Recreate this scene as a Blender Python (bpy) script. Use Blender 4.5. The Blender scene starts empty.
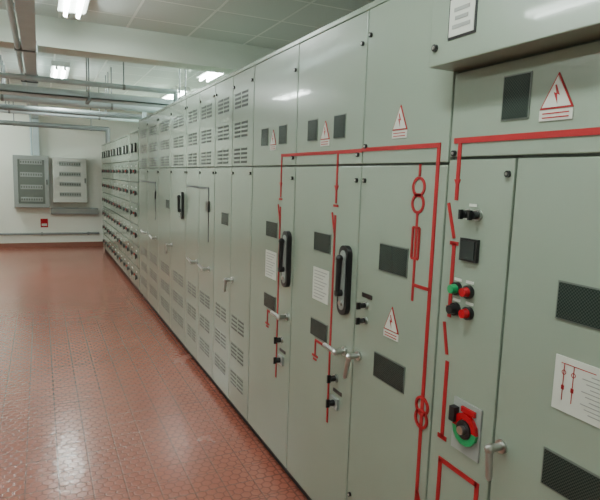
import bpy, bmesh, math
from mathutils import Vector, Matrix

# ------------------------------------------------------------------ materials
def mat(name, col, rough=0.5, metal=0.0, noise=0.0, nscale=6.0, bump=0.0, bscale=200.0, emis=None, estr=0.0, coat=0.0):
    m = bpy.data.materials.new(name); m.use_nodes = True
    nt = m.node_tree; b = nt.nodes['Principled BSDF']
    b.inputs['Base Color'].default_value = (*col, 1)
    b.inputs['Roughness'].default_value = rough
    b.inputs['Metallic'].default_value = metal
    b.inputs['Coat Weight'].default_value = coat
    tc = nt.nodes.new('ShaderNodeTexCoord')
    if noise > 0:
        n = nt.nodes.new('ShaderNodeTexNoise'); n.inputs['Scale'].default_value = nscale; n.inputs['Detail'].default_value = 4
        nt.links.new(tc.outputs['Object'], n.inputs['Vector'])
        mx = nt.nodes.new('ShaderNodeMix'); mx.data_type = 'RGBA'
        mx.inputs[6].default_value = (*[c * (1 - noise) for c in col], 1)
        mx.inputs[7].default_value = (*[min(1, c * (1 + noise)) for c in col], 1)
        nt.links.new(n.outputs['Fac'], mx.inputs[0]); nt.links.new(mx.outputs[2], b.inputs['Base Color'])
    if bump > 0:
        n2 = nt.nodes.new('ShaderNodeTexNoise'); n2.inputs['Scale'].default_value = bscale
        nt.links.new(tc.outputs['Object'], n2.inputs['Vector'])
        bp = nt.nodes.new('ShaderNodeBump'); bp.inputs['Strength'].default_value = bump; bp.inputs['Distance'].default_value = 0.001
        nt.links.new(n2.outputs['Fac'], bp.inputs['Height']); nt.links.new(bp.outputs['Normal'], b.inputs['Normal'])
    if emis:
        b.inputs['Emission Color'].default_value = (*emis, 1); b.inputs['Emission Strength'].default_value = estr
    return m

M = {}
M['sheet'] = mat('painted_sheet_metal', (0.268, 0.325, 0.262), 0.24, 0, 0.06, 2.0, 0.12, 40, coat=0.35)
M['sheet_dark'] = mat('painted_sheet_metal_dark', (0.11, 0.13, 0.11), 0.4)
M['slot'] = mat('vent_slot_dark', (0.035, 0.042, 0.036), 0.6)
M['gap'] = mat('gap_black', (0.015, 0.015, 0.015), 0.7)
M['black'] = mat('black_plastic', (0.012, 0.012, 0.013), 0.35)
M['red'] = mat('mimic_red', (0.35, 0.005, 0.009), 0.6)
M['navy'] = mat('mimic_dark', (0.03, 0.035, 0.05), 0.4)
M['redbtn'] = mat('red_button', (0.40, 0.004, 0.012), 0.25)
M['green'] = mat('green_button', (0.01, 0.30, 0.10), 0.3)
M['chrome'] = mat('satin_chrome', (0.5, 0.5, 0.48), 0.28, 1.0)
M['white'] = mat('label_white', (0.60, 0.62, 0.56), 0.5)
M['tag'] = mat('tag_offwhite', (0.42, 0.45, 0.41), 0.5)
M['ink'] = mat('label_ink', (0.30, 0.31, 0.29), 0.6)
M['glass'] = mat('dark_glass', (0.03, 0.037, 0.035), 0.12)
M['galv'] = mat('galvanised_steel', (0.50, 0.60, 0.62), 0.42, 0.1, 0.12, 9)
M['pipe'] = mat('grey_conduit', (0.22, 0.25, 0.25), 0.45, 0.2)
M['wall'] = mat('painted_wall', (0.76, 0.79, 0.71), 0.8, 0, 0.04, 1.3, 0.3, 60)
M['beam'] = mat('painted_concrete', (0.66, 0.72, 0.64), 0.8, 0, 0.05, 2, 0.3, 50)
M['skirt'] = mat('skirting_terracotta', (0.24, 0.09, 0.06), 0.5)
M['boxgrey'] = mat('board_grey', (0.28, 0.31, 0.29), 0.4)
M['boxlight'] = mat('board_light', (0.52, 0.55, 0.50), 0.4)
M['tube'] = mat('lamp_tube', (1, 1, 1), 0.4, emis=(0.90, 1.0, 0.95), estr=50.0)
M['fix'] = mat('fixture_white', (0.75, 0.78, 0.74), 0.4)

# wired inspection glass (windows of the switchgear)
def mesh_glass():
    m = bpy.data.materials.new('wired_glass'); m.use_nodes = True
    nt = m.node_tree; b = nt.nodes['Principled BSDF']; b.inputs['Roughness'].default_value = 0.22; b.inputs['Specular IOR Level'].default_value = 0.3
    tc = nt.nodes.new('ShaderNodeTexCoord')
    br = nt.nodes.new('ShaderNodeTexChecker'); br.inputs['Scale'].default_value = 230
    br.inputs['Color1'].default_value = (0.012, 0.022, 0.018, 1); br.inputs['Color2'].default_value = (0.042, 0.056, 0.048, 1)
    nt.links.new(tc.outputs['Object'], br.inputs['Vector']); nt.links.new(br.outputs['Color'], b.inputs['Base Color'])
    return m
M['wired'] = mesh_glass()

def floor_mat():
    m = bpy.data.materials.new('studded_terracotta_floor'); m.use_nodes = True
    nt = m.node_tree; N = nt.nodes; L = nt.links; b = N['Principled BSDF']
    tc = N.new('ShaderNodeTexCoord')
    def vm(op, a, bb=None, c=None):
        n = N.new('ShaderNodeVectorMath'); n.operation = op
        for i, v in enumerate([a, bb, c]):
            if v is None: continue
            if isinstance(v, tuple): n.inputs[i].default_value = v
            else: L.new(v, n.inputs[i])
        return n
    def mt(op, a, bb=None, cl=False):
        n = N.new('ShaderNodeMath'); n.operation = op; n.use_clamp = cl
        for i, v in enumerate([a, bb]):
            if v is None: continue
            if isinstance(v, (int, float)): n.inputs[i].default_value = v
            else: L.new(v, n.inputs[i])
        return n.outputs[0]
    S = 1 / 0.052
    p = vm('MULTIPLY', tc.outputs['Object'], (S, S, 0)).outputs[0]
    def hexd(v):
        w = vm('WRAP', v, (0.5, 0.8660254, 1), (-0.5, -0.8660254, -1)).outputs[0]
        a = vm('ABSOLUTE', w).outputs[0]
        dt = vm('DOT_PRODUCT', a, (0.5, 0.8660254, 0)).outputs['Value']
        sx = N.new('ShaderNodeSeparateXYZ'); L.new(a, sx.inputs[0])
        return mt('MAXIMUM', dt, sx.outputs[0])
    d = mt('MINIMUM', hexd(p), hexd(vm('ADD', p, (0.5, 0.8660254, 0)).outputs[0]))
    mr = N.new('ShaderNodeMapRange'); L.new(d, mr.inputs[0]); mr.inputs[1].default_value = 0.38; mr.inputs[2].default_value = 0.47
    groove = mr.outputs[0]
    # tile joints
    q = N.new('ShaderNodeTexBrick'); q.offset = 0; q.inputs['Scale'].default_value = 1
    q.inputs['Brick Width'].default_value = 0.156; q.inputs['Row Height'].default_value = 0.156
    q.inputs['Mortar Size'].default_value = 0.0045; q.inputs['Mortar Smooth'].default_value = 0.3
    L.new(tc.outputs['Object'], q.inputs['Vector'])
    ns = N.new('ShaderNodeTexNoise'); ns.inputs['Scale'].default_value = 1.6; ns.inputs['Detail'].default_value = 6
    L.new(tc.outputs['Object'], ns.inputs['Vector'])
    c1 = N.new('ShaderNodeMix'); c1.data_type = 'RGBA'; L.new(ns.outputs['Fac'], c1.inputs[0])
    c1.inputs[6].default_value = (0.335, 0.095, 0.062, 1); c1.inputs[7].default_value = (0.45, 0.138, 0.090, 1)
    c2 = N.new('ShaderNodeMix'); c2.data_type = 'RGBA'
    mm = mt('MULTIPLY', groove, 0.70); L.new(mm, c2.inputs[0]); L.new(c1.outputs[2], c2.inputs[6]); c2.inputs[7].default_value = (0.17, 0.05, 0.036, 1)
    c3 = N.new('ShaderNodeMix'); c3.data_type = 'RGBA'
    L.new(mt('MULTIPLY', q.outputs['Fac'], 0.7), c3.inputs[0]); L.new(c2.outputs[2], c3.inputs[6]); c3.inputs[7].default_value = (0.17, 0.07, 0.052, 1)
    L.new(c3.outputs[2], b.inputs['Base Color'])
    rr = N.new('ShaderNodeMapRange'); L.new(ns.outputs['Fac'], rr.inputs[0]); rr.inputs[3].default_value = 0.17; rr.inputs[4].default_value = 0.32
    L.new(rr.outputs[0], b.inputs['Roughness'])
    b.inputs['Specular IOR Level'].default_value = 0.8
    b.inputs['Coat Weight'].default_value = 0.5; b.inputs['Coat Roughness'].default_value = 0.17
    bp = N.new('ShaderNodeBump'); bp.inputs['Strength'].default_value = 0.5; bp.inputs['Distance'].default_value = 0.0014; bp.invert = True
    L.new(mt('ADD', groove, q.outputs['Fac']), bp.inputs['Height']); L.new(bp.outputs['Normal'], b.inputs['Normal'])
    # slight unevenness of the worn surface
    n3 = N.new('ShaderNodeTexNoise'); n3.inputs['Scale'].default_value = 16; L.new(tc.outputs['Object'], n3.inputs['Vector'])
    b3 = N.new('ShaderNodeBump'); b3.inputs['Strength'].default_value = 0.5; b3.inputs['Distance'].default_value = 0.004
    L.new(n3.outputs['Fac'], b3.inputs['Height']); L.new(b3.outputs['Normal'], bp.inputs['Normal']); L.new(b3.outputs['Normal'], b.inputs['Coat Normal'])
    return m
M['floor'] = floor_mat()

def ceil_mat():
    m = bpy.data.materials.new('suspended_ceiling_tiles'); m.use_nodes = True
    nt = m.node_tree; N = nt.nodes; L = nt.links; b = N['Principled BSDF']; b.inputs['Roughness'].default_value = 0.8
    tc = N.new('ShaderNodeTexCoord')
    q = N.new('ShaderNodeTexBrick'); q.offset = 0; q.inputs['Scale'].default_value = 1
    q.inputs['Brick Width'].default_value = 0.6; q.inputs['Row Height'].default_value = 0.6
    q.inputs['Mortar Size'].default_value = 0.012; q.inputs['Mortar Smooth'].default_value = 0.1
    q.inputs['Color1'].default_value = (0.66, 0.71, 0.67, 1); q.inputs['Color2'].default_value = (0.71, .76, .71, 1); q.inputs['Mortar'].default_value = (0.9, 0.93, 0.88, 1)
    L.new(tc.outputs['Object'], q.inputs['Vector']); L.new(q.outputs['Color'], b.inputs['Base Color'])
    bp = N.new('ShaderNodeBump'); bp.inputs['Distance'].default_value = 0.01; L.new(q.outputs['Fac'], bp.inputs['Height']); L.new(bp.outputs['Normal'], b.inputs['Normal'])
    return m
M['ceil'] = ceil_mat()

# ------------------------------------------------------------------ builder
COL = bpy.context.scene.collection
class Thing:
    """one real-world object: an Empty parenting its part meshes"""
    def __init__(s, name, origin=(0, 0, 0), F=1.15):
        s.name = name; s.o = Vector(origin); s.parts = {}; s.F = F
    def bm(s, part, m):
        k = (part, m)
        if k not in s.parts: s.parts[k] = bmesh.new()
        return s.parts[k]
    def box(s, part, m, x0, x1, y0, y1, z0, z1):
        b = s.bm(part, m)
        vs = [b.verts.new((x, y, z)) for x in sorted((x0, x1)) for y in sorted((y0, y1)) for z in sorted((z0, z1))]
        for f in [(0, 1, 3, 2), (4, 6, 7, 5), (0, 4, 5, 1), (2, 3, 7, 6), (0, 2, 6, 4), (1, 5, 7, 3)]:
            b.faces.new([vs[i] for i in f])
    def tube(s, part, m, p0, p1, r0, r1=None, n=20):
        r1 = r0 if r1 is None else r1
        b = s.bm(part, m); p0 = Vector(p0); p1 = Vector(p1); d = (p1 - p0)
        mtx = Matrix.Translation((p0 + p1) / 2) @ d.to_track_quat('Z', 'Y').to_matrix().to_4x4()
        bmesh.ops.create_cone(b, cap_ends=True, segments=n, radius1=r0, radius2=r1, depth=d.length, matrix=mtx)
    def ball(s, part, m, c, r):
        bmesh.ops.create_uvsphere(s.bm(part, m), u_segments=14, v_segments=8, radius=r, matrix=Matrix.Translation(c))
    def poly(s, part, m, pts, t0, t1):
        """prism from (y,z) outline, protruding from the cabinet front F towards -x"""
        b = s.bm(part, m); n = len(pts)
        A = [b.verts.new((s.F - t0, y, z)) for y, z in pts]; B = [b.verts.new((s.F - t1, y, z)) for y, z in pts]
        b.faces.new(A); b.faces.new(B[::-1])
        for i in range(n): b.faces.new((A[i], A[(i + 1) % n], B[(i + 1) % n], B[i]))
    # helpers on the front face
    def fr(s, part, m, y0, y1, z0, z1, t0=0.0, t1=0.004):
        s.box(part, m, s.F - t1, s.F - t0, y0, y1, z0, z1)
    def ln(s, part, m, a, c, w=0.017, t=0.0030, t0=0.0):
        if m == 'red': w *= .86
        a = Vector(a); c = Vector(c); d = (c - a).normalized(); n = Vector((-d.y, d.x)) * w / 2
        s.poly(part, m, [tuple(a + n), tuple(c + n), tuple(c - n), tuple(a - n)], t0, t)
    def path(s, part, m, pts, w=0.017, t=0.0030):
        for i in range(len(pts) - 1):
            a = Vector(pts[i]); c = Vector(pts[i + 1]); d = (c - a).normalized() * w * .43
            s.ln(part, m, a - d * (i > 0), c, w, t)
    def disc(s, part, m, y, z, r, t0=0.0, t1=0.01, r1=None, n=24):
        s.tube(part, m, (s.F - t0, y, z), (s.F - t1, y, z), r, r1, n)
    def ring(s, part, m, y, z, r, w=0.01, t=0.004, n=28):
        b = s.bm(part, m); V = []
        for i in range(n):
            a = 2 * math.pi * i / n; c, q = math.cos(a), math.sin(a)
            V.append([b.verts.new((s.F - tt, y + rr * c, z + rr * q)) for rr, tt in ((r, 0), (r, t), (r - w, t), (r - w, 0))])
        for i in range(n):
            A, B = V[i], V[(i + 1) % n]
            for k in range(4): b.faces.new((A[k], A[(k + 1) % 4], B[(k + 1) % 4], B[k]))
    def door(s, part, y0, y1, z0, z1, m='sheet', t=0.018, g=0.004):
        s.fr(part, m, y0 + g, y1 - g, z0 + g, z1 - g, -0.004, t)
    def finish(s, bevel=()):
        e = bpy.data.objects.new(s.name, None); e.empty_display_size = 0.1; e.location = s.o; COL.objects.link(e)
        for (part, m), b in s.parts.items():
            bmesh.ops.recalc_face_normals(b, faces=b.faces)
            bmesh.ops.translate(b, verts=b.verts, vec=-s.o)
            me = bpy.data.meshes.new(part); b.to_mesh(me); b.free(); me.materials.append(M[m])
            o = bpy.data.objects.new(part, me); COL.objects.link(o); o.parent = e
            if part.startswith(bevel) if bevel else False:
                bv = o.modifiers.new('bevel', 'BEVEL'); bv.width = 0.003; bv.segments = 2; bv.limit_method = 'ANGLE'
        return e

def simple(name, m, x0, x1, y0, y1, z0, z1):
    me = bpy.data.meshes.new(name); b = bmesh.new()
    bmesh.ops.create_cube(b, size=1); bmesh.ops.scale(b, vec=(x1 - x0, y1 - y0, z1 - z0), verts=b.verts); b.to_mesh(me); b.free()
    o = bpy.data.objects.new(name, me); o.location = ((x0 + x1) / 2, (y0 + y1) / 2, (z0 + z1) / 2); me.materials.append(M[m]); COL.objects.link(o); return o

# ------------------------------------------------------------------ room shell
XL, XR, YF, YB, ZC = -3.0, 3.4, -3.0, 12.4, 3.0
simple('floor', 'floor', XL, XR, YF, YB, -0.1, 0)
simple('ceiling', 'ceil', XL, XR, YF, YB, ZC, ZC + 0.1)
simple('wall_left', 'wall', XL - 0.1, XL, YF, YB, 0, ZC)
simple('wall_right', 'wall', XR, XR + 0.1, YF, YB, 0, ZC)
simple('wall_back', 'wall', XL - 0.1, XR + 0.1, YB, YB + 0.1, 0, ZC)
simple('wall_front', 'wall', XL - 0.1, XR + 0.1, YF - 0.1, YF, 0, ZC)
simple('baseboard_back', 'skirt', XL, 1.2, YB - 0.015, YB, 0, 0.10)
simple('baseboard_left', 'skirt', XL, XL + 0.015, YF, YB - 0.015, 0, 0.10)
simple('ceiling_beam', 'beam', XL, XR, 5.7, 6.0, 2.73, ZC)
simple('ceiling_beam', 'beam', XL, XR, 10.4, 10.7, 2.78, ZC)

# ------------------------------------------------------------------ switchgear parts
F = 1.15; T = 0.018      # cabinet front plane / door thickness (details sit on door skin)
DEP = 1.1
H = 2.25; SEAM = 1.66; PL = 0.07
def new_bay(y0, y1, h=H, name='switchgear_cabinet'):
    t = Thing(name, ((F + DEP / 2), (y0 + y1) / 2, 0), F=F)
    t.box('carcass', 'sheet_dark', F + 0.004, F + DEP, y0 + 0.001, y1 - 0.001, PL, h - 0.01)
    t.box('roof', 'sheet', F - 0.016, F + DEP, y0 + 0.001, y1 - 0.001, h - 0.01, h + 0.012)
    t.box('plinth', 'gap', F + 0.02, F + DEP - 0.02, y0 + 0.001, y1 - 0.001, 0, PL)
    return t
def skin(t): t.F = F - T
def window(t, y0, y1, z0, z1):
    t.fr('window_frame', 'sheet_dark', y0 - .004, y1 + .004, z0 - .004, z1 + .004, 0, 0.003)
    t.fr('window_glass', 'wired', y0, y1, z0, z1, 0.003, 0.0045)
def label(t, y0, y1, z0, z1, diag=False):
    t.fr('label_plate', 'white', y0, y1, z0, z1, 0, 0.003)
    w = y1 - y0; h = z1 - z0
    if diag:
        for k in (0.12, 0.24):
            t.ln('label_print', 'red', (y1 - w * k, z0 + h * .2), (y1 - w * k, z1 - h * .12), .0022, .004)
            t.fr('label_print', 'red', y1 - w * k - .004, y1 - w * k + .004, z0 + h * .40, z0 + h * .48, .003, .004)
            t.ring('label_print', 'red', y1 - w * k, z0 + h * .72, .006, .0015)
        t.ln('label_print', 'red', (y1 - w * .08, z1 - h * .12), (y1 - w * .5, z1 - h * .12), .0022, .004)
        for i in range(10): t.fr('label_text', 'ink', y0 + w * .1, y0 + w * (.55 + .05 * (i % 3)), z0 + h * (.12 + i * .075), z0 + h * (.12 + i * .075) + .0022, .003, .004)
    else:
        n = max(3, int(h / .016))
        for i in range(n):
            z = z1 - h * (i + 1) / (n + 1)
            t.fr('label_text', 'ink', y0 + w * (.1 + .12 * (i % 3)), y1 - w * .1, z - .0018, z + .0018, .003, .004)
def triangle(t, yc, z0, w=.095, h=.085):
    """high voltage sign: caption strip + red-edged triangle with a bolt"""
    t.fr('sign_plate', 'white', yc - w / 2, yc + w / 2, z0, z0 + .026, 0, .003)
    for i in range(2): t.fr('sign_text', 'red', yc - w * .4, yc + w * .4, z0 + .006 + i * .010, z0 + .009 + i * .010, .003, .004)
    b = z0 + .028
    t.poly('sign_edge', 'red', [(yc - w / 2, b), (yc + w / 2, b), (yc, b + h)], 0, .003)
    t.poly('sign_face', 'white', [(yc - w * .43, b + .004), (yc + w * .43, b + .004), (yc, b + h * .91)], .003, .0042)
    t.poly('sign_bolt', 'red', [(yc + .002, b + h * .66), (yc - .009, b + h * .36), (yc - .001, b + h * .40), (yc - .004, b + h * .12), (yc + .009, b + h * .46), (yc + .001, b + h * .43), (yc + .006, b + h * .66)], .0042, .005)
def lock(t, y, z, r=.009):
    t.disc('lock', 'black', y, z, r, 0, .008)
    t.disc('lock_core', 'chrome', y, z, r * .45, .008, .010)
def lever_unit(t, y, z, w=.075, h=.29):
    """black stadium escutcheon with a raised rim and a folding lever"""
    def stad(w, h):
        P = []; r = w / 2
        for i in range(13): a = math.pi * i / 12; P.append((y + r * math.cos(a), z + h / 2 - r + r * math.sin(a)))
        for i in range(13): a = math.pi + math.pi * i / 12; P.append((y + r * math.cos(a), z - h / 2 + r + r * math.sin(a)))
        return P
    t.poly('lever_escutcheon', 'black', stad(w, h), 0, .022)
    t.poly('lever_recess', 'boxgrey', stad(w * .6, h * .86), .022, .024)
    X = t.F
    t.tube('lever_handle', 'black', (X - .024, y, z - h * .18), (X - .05, y, z - h * .18), .014)
    t.tube('lever_handle', 'black', (X - .042, y, z - h * .20), (X - .042, y - .004, z + h * .32), .010, .013)
    t.ball('lever_handle', 'black', (X - .042, y - .004, z + h * .32), .016)
    t.disc('lever_pivot', 'chrome', y, z - h * .33, .012, .024, .032)
def swing_handle(t, y, z, L=.10, ang=0.0):
    """chrome swing handle: rosette, neck, angled grip"""
    X = t.F
    t.disc('handle_rosette', 'chrome', y, z, .019, 0, .008)
    t.tube('handle_neck', 'chrome', (X - .006, y, z), (X - .048, y, z), .011, .012)
    c, q = math.cos(ang), math.sin(ang)
    t.ball('handle_grip', 'chrome', (X - .046, y, z), .0145)
    t.tube('handle_grip', 'chrome', (X - .046, y, z), (X - .054, y + L * c, z + L * q), .011, .009)
    t.ball('handle_grip', 'chrome', (X - .054, y + L * c, z + L * q), .0095)
def key_knob(t, y, z, r=.017):
    t.disc('knob_collar', 'chrome', y, z, r, 0, .010)
    t.disc('knob_cap', 'black', y, z, r * .8, .010, .034, r * .7)
    t.fr('knob_wing', 'black', y - .004, y + .004, z - r, z + r, .030, .046)
def arrow(t, y, z, s=.02, up=False):
    k = 1 if up else -1
    t.poly('mimic_arrow', 'red', [(y - s, z - k * s), (y + s, z - k * s), (y, z + k * s)], 0, .004)
def earth(t, y, z, dy=.09):
    """earth switch branch: horizontal tap, blade and drop"""
    t.path('mimic_earth', 'red', [(y, z + .03), (y + dy, z + .03), (y + dy, z - .045)], .013)
    t.ln('mimic_earth', 'red', (y + dy - .028, z - .045), (y + dy + .028, z - .045), .011)
    t.ln('mimic_earth', 'red', (y + dy - .016, z - .062), (y + dy + .016, z - .062), .009)
def grille(t, y0, y1, zc, rows=5, cols=2, dz=.026):
    w = (y1 - y0) / cols
    for i in range(rows):
        for j in range(cols):
            z = zc + (i - (rows - 1) / 2) * dz; a = y0 + j * w
            t.fr('vent_slot', 'slot', a + w * .08, a + w * .90, z - .008, z + .005, 0, .0012)
            t.fr('vent_louvre', 'sheet', a + w * .06, a + w * .92, z + .005, z + .008, 0, .003)
BV = ('door', 'roof', 'instrument', 'panel')

# --- bays nearest the camera (mostly outside the picture) and control bay
def control_bay():
    y0, y1 = 0.42, 1.32
    t = new_bay(y0, y1)
    t.F = F
    t.door('door_narrow', 1.055, y1, PL, SEAM + .015)
    t.door('door_main', y0, 1.055, PL, SEAM + .015)
    t.door('panel_middle', y0, y1, SEAM + .015, 1.93)
    # projecting top compartment
    t.box('instrument_compartment', 'sheet', 1.04, F + .01, y0, y1 + .008, 1.934, 2.62)
    t.box('instrument_carcass', 'sheet_dark', F + .01, F + DEP, y0 + .002, y1, H - .03, 2.60)
    t.F = 1.04
    t.fr('nameplate_border', 'black', 1.140, 1.248, 1.995, 2.105, 0, .003)
    t.fr('nameplate', 'white', 1.146, 1.242, 2.001, 2.099, .003, .005)
    for i, k in enumerate((.07, .05, .06)): t.fr('nameplate_print', 'ink', 1.194 - k / 2, 1.194 + k / 2, 2.02 + i * .022, 2.03 + i * .022, .005, .006)
    lock(t, 1.30, 1.985, .010)
    skin(t)
    window(t, 1.03, 1.115, 1.775, 1.885); window(t, .70, .80, 1.775, 1.885)
    triangle(t, .945, 1.76)
    # mimic
    zb = 1.727
    t.ln('mimic_busbar', 'red', (1.298, zb), (y0, zb), .019, .0035)
    t.ln('mimic_feeder', 'red', (1.272, zb), (1.272, 1.55), .016)
    arrow(t, 1.272, 1.60, .013)
    t.ln('mimic_switch', 'red', (1.305, 1.54), (1.270, 1.435), .013)
    t.ln('mimic_feeder', 'red', (1.268, 1.42), (1.268, 1.19), .016)
    t.ln('mimic_feeder', 'red', (1.25, 1.42), (1.286, 1.42), .013)
    arrow(t, 1.268, 1.21, .014)
    t.ln('mimic_switch', 'red', (1.288, 1.17), (1.266, 1.07), .013)
    t.ln('mimic_feeder', 'red', (1.262, 1.05), (1.262, .80), .016)
    t.ln('mimic_feeder', 'red', (1.242, .80), (1.282, .80), .016)
    t.path('mimic_earth', 'red', [(1.262, .45), (1.262, .725), (1.10, .725), (1.10, .40)], .018)
    # selector, indicator, push buttons
    for y in (1.205, 1.168):
        t.disc('selector_bezel', 'chrome', y + .01, 1.512, .016, 0, .008); t.disc('selector_cap', 'black', y + .01, 1.512, .012, .008, .026)
        t.fr('selector_wing', 'black', y + .006, y + .014, 1.498, 1.526, .026, .038)
    t.fr('selector_label', 'white', 1.185, 1.215, 1.535, 1.543, 0, .002)
    t.fr('indicator_frame', 'black', 1.163, 1.232, 1.375, 1.442, 0, .012); t.fr('indicator_face', 'glass', 1.170, 1.225, 1.382, 1.435, .012, .014)
    for (y, z, m) in [(1.24, 1.285, 'green'), (1.19, 1.285, 'redbtn'), (1.24, 1.222, 'black'), (1.185, 1.222, 'redbtn')]:
        t.disc('button_bezel', 'black', y, z, .020, 0, .012); t.disc('button_cap_' + m, m, y, z, .015, .012, .030, .013)
        t.fr('button_label', 'white', y - .015, y + .015, z + .024, z + .032, 0, .002)
    # rotary drive
    t.fr('drive_plate', 'boxgrey', 1.10, 1.215, .795, .955, 0, .006)
    yc, zc = 1.155, .875
    t.F -= .006
    for k in range(14):  # two coloured arcs
        a0 = math.pi * k / 7; a1 = math.pi * (k + 1) / 7 + .01
        P = [(yc + r * math.cos(a), zc + r * math.sin(a)) for r, a in ((.050, a0), (.050, a1), (.030, a1), (.030, a0))]
        t.poly('drive_arc_' + ('a' if k < 7 else 'b'), 'redbtn' if k < 7 else 'green', P, 0, .010)
    t.disc('drive_socket', 'black', yc, zc, .028, 0, .014); t.disc('drive_shaft', 'chrome', yc, zc, .013, .014, .026)
    t.fr('drive_tab', 'redbtn', yc - .035, yc + .02, zc + .050, zc + .066, 0, .008)
    t.fr('drive_tab_black', 'black', 1.19, 1.212, .885, .93, 0, .02)
    t.F += .006
    # right-hand door furniture
    window(t, .66, .888, 1.285, 1.372)
    label(t, .66, .878, 1.06, 1.195, True)
    window(t, .66, .884, .855, .945)
    swing_handle(t, 1.022, .885, .075, -1.75)
    lock(t, 1.078, 1.63); lock(t, 1.295, 1.69); lock(t, 1.08, .62)
    t.finish(BV)
control_bay()

def plain_bay(y0, y1):
    t = new_bay(y0, y1); t.F = F
    t.door('door_lower', y0, y1, PL, SEAM); t.door('door_upper', y0, y1, SEAM, H - .01); skin(t)
    w = y1 - y0
    window(t, y0 + .12, y0 + .34, 1.28, 1.37); window(t, y0 + .12, y0 + .34, .86, .95)
    t.ln('mimic_busbar', 'red', (y0, 1.727), (y1, 1.727), .019, .0035)
    swing_handle(t, y1 - .05, .88, .1, 3.0); lock(t, y1 - .04, 1.62); triangle(t, y0 + w / 2, 1.76)
    t.finish(BV)
plain_bay(-.30, .42); plain_bay(-1.02, -.30)

# --- bay B : transformer / metering bay
def bay_b():
    y0, y1 = 1.32, 1.82
    t = new_bay(y0, y1); t.F = F
    t.door('door_lower', y0, y1, PL, SEAM); t.door('door_upper', y0, y1, SEAM, H - .01); skin(t)
    triangle(t, 1.58, 1.75, .085, .085)
    window(t, 1.495, 1.66, 1.275, 1.37); window(t, 1.475, 1.66, .865, .955)
    triangle(t, 1.565, 1.035, .09, .09)
    t.ln('mimic_busbar', 'red', (1.3597, 1.718), (y1, 1.718), .017, .0035)
    t.ln('mimic_feeder', 'red', (1.367, 1.711), (1.367, .40), .017)
    for z in (1.585, 1.53): t.ring('mimic_transformer', 'red', 1.455, z, .034, .009)
    t.ln('mimic_branch', 'red', (1.455, 1.497), (1.455, 1.20), .011)
    t.ln('mimic_branch', 'red', (1.455, 1.255), (1.367, 1.255), .013)
    t.ln('mimic_branch', 'red', (1.455, 1.66), (1.455, 1.62), .011)
    for a, b in (((1.472, 1.45), (1.438, 1.45)), ((1.438, 1.45), (1.438, 1.345)), ((1.438, 1.345), (1.472, 1.345)), ((1.472, 1.345), (1.472, 1.45))):
        t.ln('mimic_fuse', 'red', a, b, .009, .005)
    for z in (.86, .815): t.ring('mimic_transformer', 'red', 1.367, z, .034, .009, .006)
    t.ln('mimic_branch', 'red', (1.367, .56), (1.34, .50), .016)
    for z in (1.12, 1.06): key_knob(t, 1.735, z, .013)
    t.fr('small_tag', 'black', 1.70, 1.77, 1.148, 1.165, 0, .003)
    swing_handle(t, 1.775, .905, .085, -1.45)
    lock(t, 1.795, 2.14); lock(t, 1.795, 1.73); lock(t, 1.79, 1.60); lock(t, 1.79, .30)
    t.finish(BV)
bay_b()

# --- feeder bays C, D
def feeder_bay(y0, y1, yf, lev, wy, dz=0):
    t = new_bay(y0, y1); t.F = F
    t.door('door_lower', y0, y1, PL, SEAM); t.door('door_upper', y0, y1, SEAM, H - .01); skin(t)
    a, b = wy
    window(t, b - .09, b, 1.775, 1.865); window(t, b - .34, b - .25, 1.775, 1.865)
    triangle(t, b - .17, 1.745, .08, .08)
    t.ln('mimic_busbar', 'red', (y0, 1.715), (2.43 if y1 < 2.9 else yf + .006, 1.715), .017, .0035)
    t.ln('mimic_feeder', 'red', (yf, 1.715), (yf, 1.50), .014)
    arrow(t, yf, 1.56, .016)
    t.ln('mimic_switch', 'red', (yf + .03, 1.46), (yf, 1.36), .012)
    t.ln('mimic_feeder', 'red', (yf, 1.45), (yf, .52), .014)
    t.ln('mimic_feeder', 'red', (yf - .02, 1.49), (yf + .02, 1.49), .012)
    earth(t, yf, .83, .14)
    window(t, a, a + .15, 1.28, 1.36); label(t, a, a + .15, 1.05, 1.20); window(t, a, a + .155, .88, .955)
    lever_unit(t, lev, 1.19)
    swing_handle(t, lev - .01, .89, .08, .1)
    key_knob(t, lev + .05, .75); t.fr('key_plate', 'boxgrey', lev + .02, lev + .08, .615, .665, 0, .01); key_knob(t, lev + .05, .64)
    t.fr('key_tag', 'black', lev + .0, lev + .07, .685, .70, 0, .003)
    lock(t, y0 + .03, 1.60); lock(t, y0 + .03, 2.12); lock(t, y0 + .03, 1.70)
    t.finish(BV)
feeder_bay(1.82, 2.43, 2.01, 1.895, (2.045, 2.30))
feeder_bay(2.43, 3.03, 2.60, 2.485, (2.635, 2.89))

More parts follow.
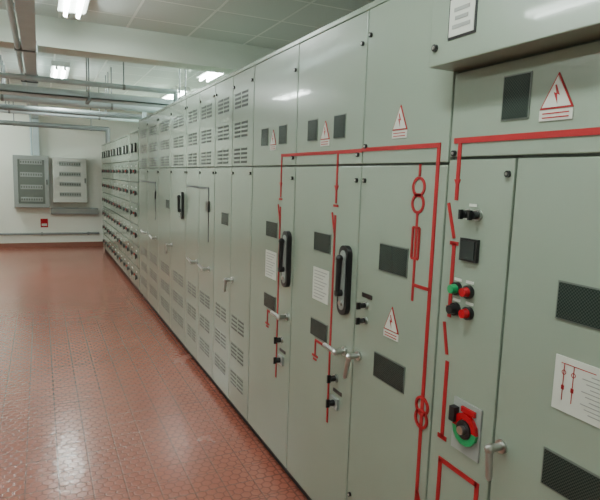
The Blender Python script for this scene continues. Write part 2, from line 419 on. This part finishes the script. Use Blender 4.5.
# --- ventilated bays E, F, G, H
def vent_bay(y0, y1, mimic=False, lever=False):
    t = new_bay(y0, y1); t.F = F
    w = y1 - y0; m = (y0 + y1) / 2
    t.door('door_a', y0, m, PL, SEAM); t.door('door_b', m, y1, PL, SEAM)
    t.door('door_upper_a', y0, m, SEAM, H - .01); t.door('door_upper_b', m, y1, SEAM, H - .01)
    skin(t)
    for a in (y0 + .09, m + .07):
        for z in (2.07, 1.89, 1.73): grille(t, a, a + w * .34, z, 4)
        for z in (.64, .45, .26): grille(t, a, a + w * .34, z, 4)
    for y in (m - .03, y1 - .03, y0 + .03):
        lock(t, y, 1.62); lock(t, y, 2.16)
    if mimic:
        t.path('mimic_aux', 'navy', [(y1 - .03, 1.505), (y0 + .15, 1.505), (y0 + .15, 1.10)], .014)
        t.fr('meter', 'black', y0 + .12, y0 + .19, 1.33, 1.41, 0, .012)
        swing_handle(t, y0 + .12, .90, .10, .2); swing_handle(t, m + .05, .90, .10, .2)
    else:
        window(t, m + .06, m + .20, 1.27, 1.35)
        swing_handle(t, m - .05, .92, .07, -1.57)
    if lever: lever_unit(t, y0 + .10, 1.33, .06, .24)
    t.finish(BV)
vent_bay(3.03, 3.80)
vent_bay(3.80, 4.65, mimic=True)
vent_bay(4.65, 5.88, lever=True)
vent_bay(5.88, 7.15, mimic=True)

# --- motor control centre at the far end, drawers with knobs
def drawer_bay(y0, y1):
    h = 2.13
    t = new_bay(y0, y1, h, 'drawer_switchboard'); t.F = F
    w = y1 - y0
    zs = [PL, .36, .64, .92, 1.20, 1.48, 1.76, h - .01]
    for i in range(7):
        t.F = F; t.door('door_drawer', y0, y1, zs[i], zs[i + 1], 'sheet', .016, .006); skin(t)
        zc = (zs[i] + zs[i + 1]) / 2
        if i < 6:
            for k in (.22, .72):
                yy = y0 + w * k
                t.disc('drawer_knob', 'black', yy, zc, .028, 0, .012, .024); t.fr('drawer_knob_wing', 'black', yy - .008, yy + .008, zc - .034, zc + .034, .012, .022)
                t.fr('drawer_tag', 'tag', yy - .04, yy + .04, zc + .065, zc + .082, 0, .002)
                if k > .5: t.fr('drawer_lamp', 'redbtn', yy - .20, yy - .17, zc - .01, zc + .02, 0, .01)
        else:
            for k in (.25, .65):
                t.fr('meter_frame', 'black', y0 + w * k - .06, y0 + w * k + .06, zc - .07, zc + .05, 0, .02)
                t.fr('meter_face', 'tag', y0 + w * k - .045, y0 + w * k + .045, zc - .055, zc + .035, .02, .022)
    t.finish(BV)
for i in range(6): drawer_bay(7.20 + i * .76, 7.20 + (i + 1) * .76)

# ------------------------------------------------------------------ back wall equipment
def dist_board(x0, x1, z0, z1, frame, inner, row, tog):
    t = Thing('distribution_board', ((x0 + x1) / 2, YB - .12, z0))
    yf = YB - .24
    t.box('enclosure', frame, x0, x1, yf, YB - .002, z0, z1)
    t.box('door_frame', frame, x0 + .01, x1 - .01, yf - .02, yf, z0 + .01, z0 + .08); t.box('door_frame', frame, x0 + .01, x1 - .01, yf - .02, yf, z1 - .08, z1 - .01)
    t.box('door_frame', frame, x0 + .01, x0 + .08, yf - .02, yf, z0 + .08, z1 - .08); t.box('door_frame', frame, x1 - .08, x1 - .01, yf - .02, yf, z0 + .08, z1 - .08)
    t.box('inner_panel', inner, x0 + .08, x1 - .08, yf - .006, yf, z0 + .08, z1 - .08)
    w = x1 - x0 - .24; n = 4
    for i in range(n):
        z = z0 + .17 + i * (z1 - z0 - .30) / (n - 1)
        t.box('breaker_row', row, x0 + .12, x1 - .12, yf - .010, yf - .006, z - .045, z + .045)
        for k in range(9): t.box('breaker_toggle', tog, x0 + .13 + k * w / 9, x0 + .13 + (k + .5) * w / 9, yf - .016, yf - .010, z - .02, z + .02)
    t.box('latch', 'black', x1 - .05, x1 - .03, yf - .035, yf - .02, (z0 + z1) / 2 - .05, (z0 + z1) / 2 + .05)
    t.finish(('enclosure',))
dist_board(-.48, .16, .84, 1.88, 'boxgrey', 'sheet_dark', 'boxgrey', 'sheet_dark')
dist_board(.23, .88, .95, 1.87, 'boxlight', 'boxlight', 'boxgrey', 'sheet_dark')
t = Thing('cable_trunking', (.5, YB - .06, .8)); t.box('channel', 'pipe', .18, 1.10, YB - .12, YB - .002, .70, .83); t.box('lid', 'boxgrey', .18, 1.10, YB - .13, YB - .12, .71, .82); t.finish()
t = Thing('conduit_run', (0, YB - .04, .3)); t.tube('pipe', 'pipe', (XL + .01, YB - .04, .29), (1.12, YB - .04, .29), .022)
for x in (-2, -1, 0, .9): t.box('clip', 'pipe', x - .02, x + .02, YB - .065, YB - .002, .26, .32)
t.finish()
t = Thing('fire_notice', (.1, YB - .01, .5)); t.box('plate', 'redbtn', -.02, .12, YB - .010, YB - .002, .42, .60); t.box('print', 'white', 0, .10, YB - .012, YB - .010, .45, .50); t.finish()

# ------------------------------------------------------------------ services under the ceiling
t = Thing('cable_duct', (-.06, 6, 2.6))
t.box('trunk', 'galv', -.11, .0, -2.9, YB - .15, 2.62, 2.70)
t.box('drop', 'galv', -.11, .0, YB - .15, YB - .002, 1.89, 2.70)
t.tube('side_conduit', 'galv', (-.145, -2.9, 2.64), (-.145, YB - .06, 2.64), .022)
t.tube('side_conduit', 'galv', (-.145, YB - .06, 2.64), (-.145, YB - .06, 1.89), .022)
t.ball('side_conduit', 'galv', (-.145, YB - .06, 2.64), .023)
for i in range(8):
    y = -2 + i * 1.85
    t.box('joint_band', 'pipe', -.17, .01, y, y + .035, 2.61, 2.71)
    if not 5.5 < y < 6.1 and not 10.2 < y < 10.8:
        for x in (-.16, -.01): t.tube('hanger_rod', 'pipe', (x, y + .02, 2.68), (x, y + .02, ZC), .006)
t.finish()
t = Thing('cable_tray', (0, 7.2, 2.6))
t.box('tray', 'galv', XL + .01, 1.9, 7.05, 7.35, 2.46, 2.475)
for y in (7.05, 7.34): t.box('tray_side', 'galv', XL + .01, 1.9, y, y + .012, 2.46, 2.54)
for i, y in enumerate((7.12, 7.2, 7.28)): t.tube('cable', 'black', (XL + .02, y, 2.495), (1.88, y, 2.495), .02)
for x in (-2.4, -.9, .55, 1.7):
    for y in (7.04, 7.36): t.tube('hanger_rod', 'pipe', (x, y, 2.45), (x, y, ZC), .008)
    t.box('hanger_bar', 'pipe', x - .02, x + .02, 7.0, 7.4, 2.43, 2.46)
t.finish()
for (y, z, r, x1, m) in [(6.7, 2.58, .03, 1.5, 'galv'), (7.9, 2.50, .055, 1.75, 'galv'), (8.3, 2.56, .03, 1.4, 'galv'), (8.6, 2.44, .04, 1.6, 'pipe'), (9.6, 2.50, .05, 1.9, 'galv'), (11.2, 2.42, .045, 1.2, 'pipe')]:
    t = Thing('ceiling_pipe', (0, y, z)); t.tube('pipe', m, (XL + .01, y, z), (x1, y, z), r)
    t.ball('elbow', m, (x1, y, z), r * 1.05); t.tube('drop', m, (x1, y, z), (x1, y, 2.265 if y < 7.1 else 2.145), r)
    for x in (-2, -.4, .9): t.tube('hanger_rod', 'pipe', (x, y, z), (x, y, ZC), .008); t.tube('pipe_clamp', 'pipe', (x - .015, y, z), (x + .015, y, z), r * 1.12)
    t.finish()

# ------------------------------------------------------------------ luminaires
def lamp(x, y0, y1, power, z=ZC):
    t = Thing('fluorescent_ceiling_light', (x, (y0 + y1) / 2, z))
    t.box('housing', 'fix', x - .11, x + .11, y0, y1, z - .06, z)
    for dx in (-.05, .05):
        t.tube('tube', 'tube', (x + dx, y0 + .03, z - .085), (x + dx, y1 - .03, z - .085), .016, n=12)
        for yy in (y0 + .01, y1 - .03): t.box('end_socket', 'fix', x + dx - .014, x + dx + .014, yy, yy + .02, z - .105, z - .06)
    e = t.finish()
    ld = bpy.data.lights.new('lamp_light', 'AREA'); ld.shape = 'RECTANGLE'; ld.size = .16; ld.size_y = y1 - y0 - .06; ld.energy = power; ld.color = (.90, 1.0, .95)
    lo = bpy.data.objects.new('lamp_light', ld); COL.objects.link(lo); lo.parent = e; lo.location = (0, 0, -.115)
for (x, y, p) in [(.28, 4.0, 18), (.28, 7.9, 26), (.28, .3, 11), (-1.4, 2.0, 11), (-1.4, 7.5, 26), (-1.4, 10.7, 26), (2.1, 8.9, 44), (2.1, 6.4, 16), (-1.4, -1.8, 8)]:
    lamp(x, y, y + 1.25, p)

w = bpy.data.worlds.new('world'); w.use_nodes = True; w.node_tree.nodes['Background'].inputs[0].default_value = (.5, .55, .5, 1); w.node_tree.nodes['Background'].inputs[1].default_value = .1
bpy.context.scene.world = w

# ------------------------------------------------------------------ camera
Yc = Vector((-260, 80, -540)).normalized(); Zc = -Vector((-133, -4077, -540)).normalized(); Xc = Yc.cross(Zc).normalized(); Zc = Xc.cross(Yc).normalized()
cd = bpy.data.cameras.new('camera'); cd.sensor_width = 36; cd.lens = 32.4; cd.clip_start = .02
co = bpy.data.objects.new('camera', cd); COL.objects.link(co)
co.matrix_world = Matrix.Translation((0, 0, 1.6)) @ Matrix((Xc, Yc, Zc)).to_4x4()
bpy.context.scene.camera = co
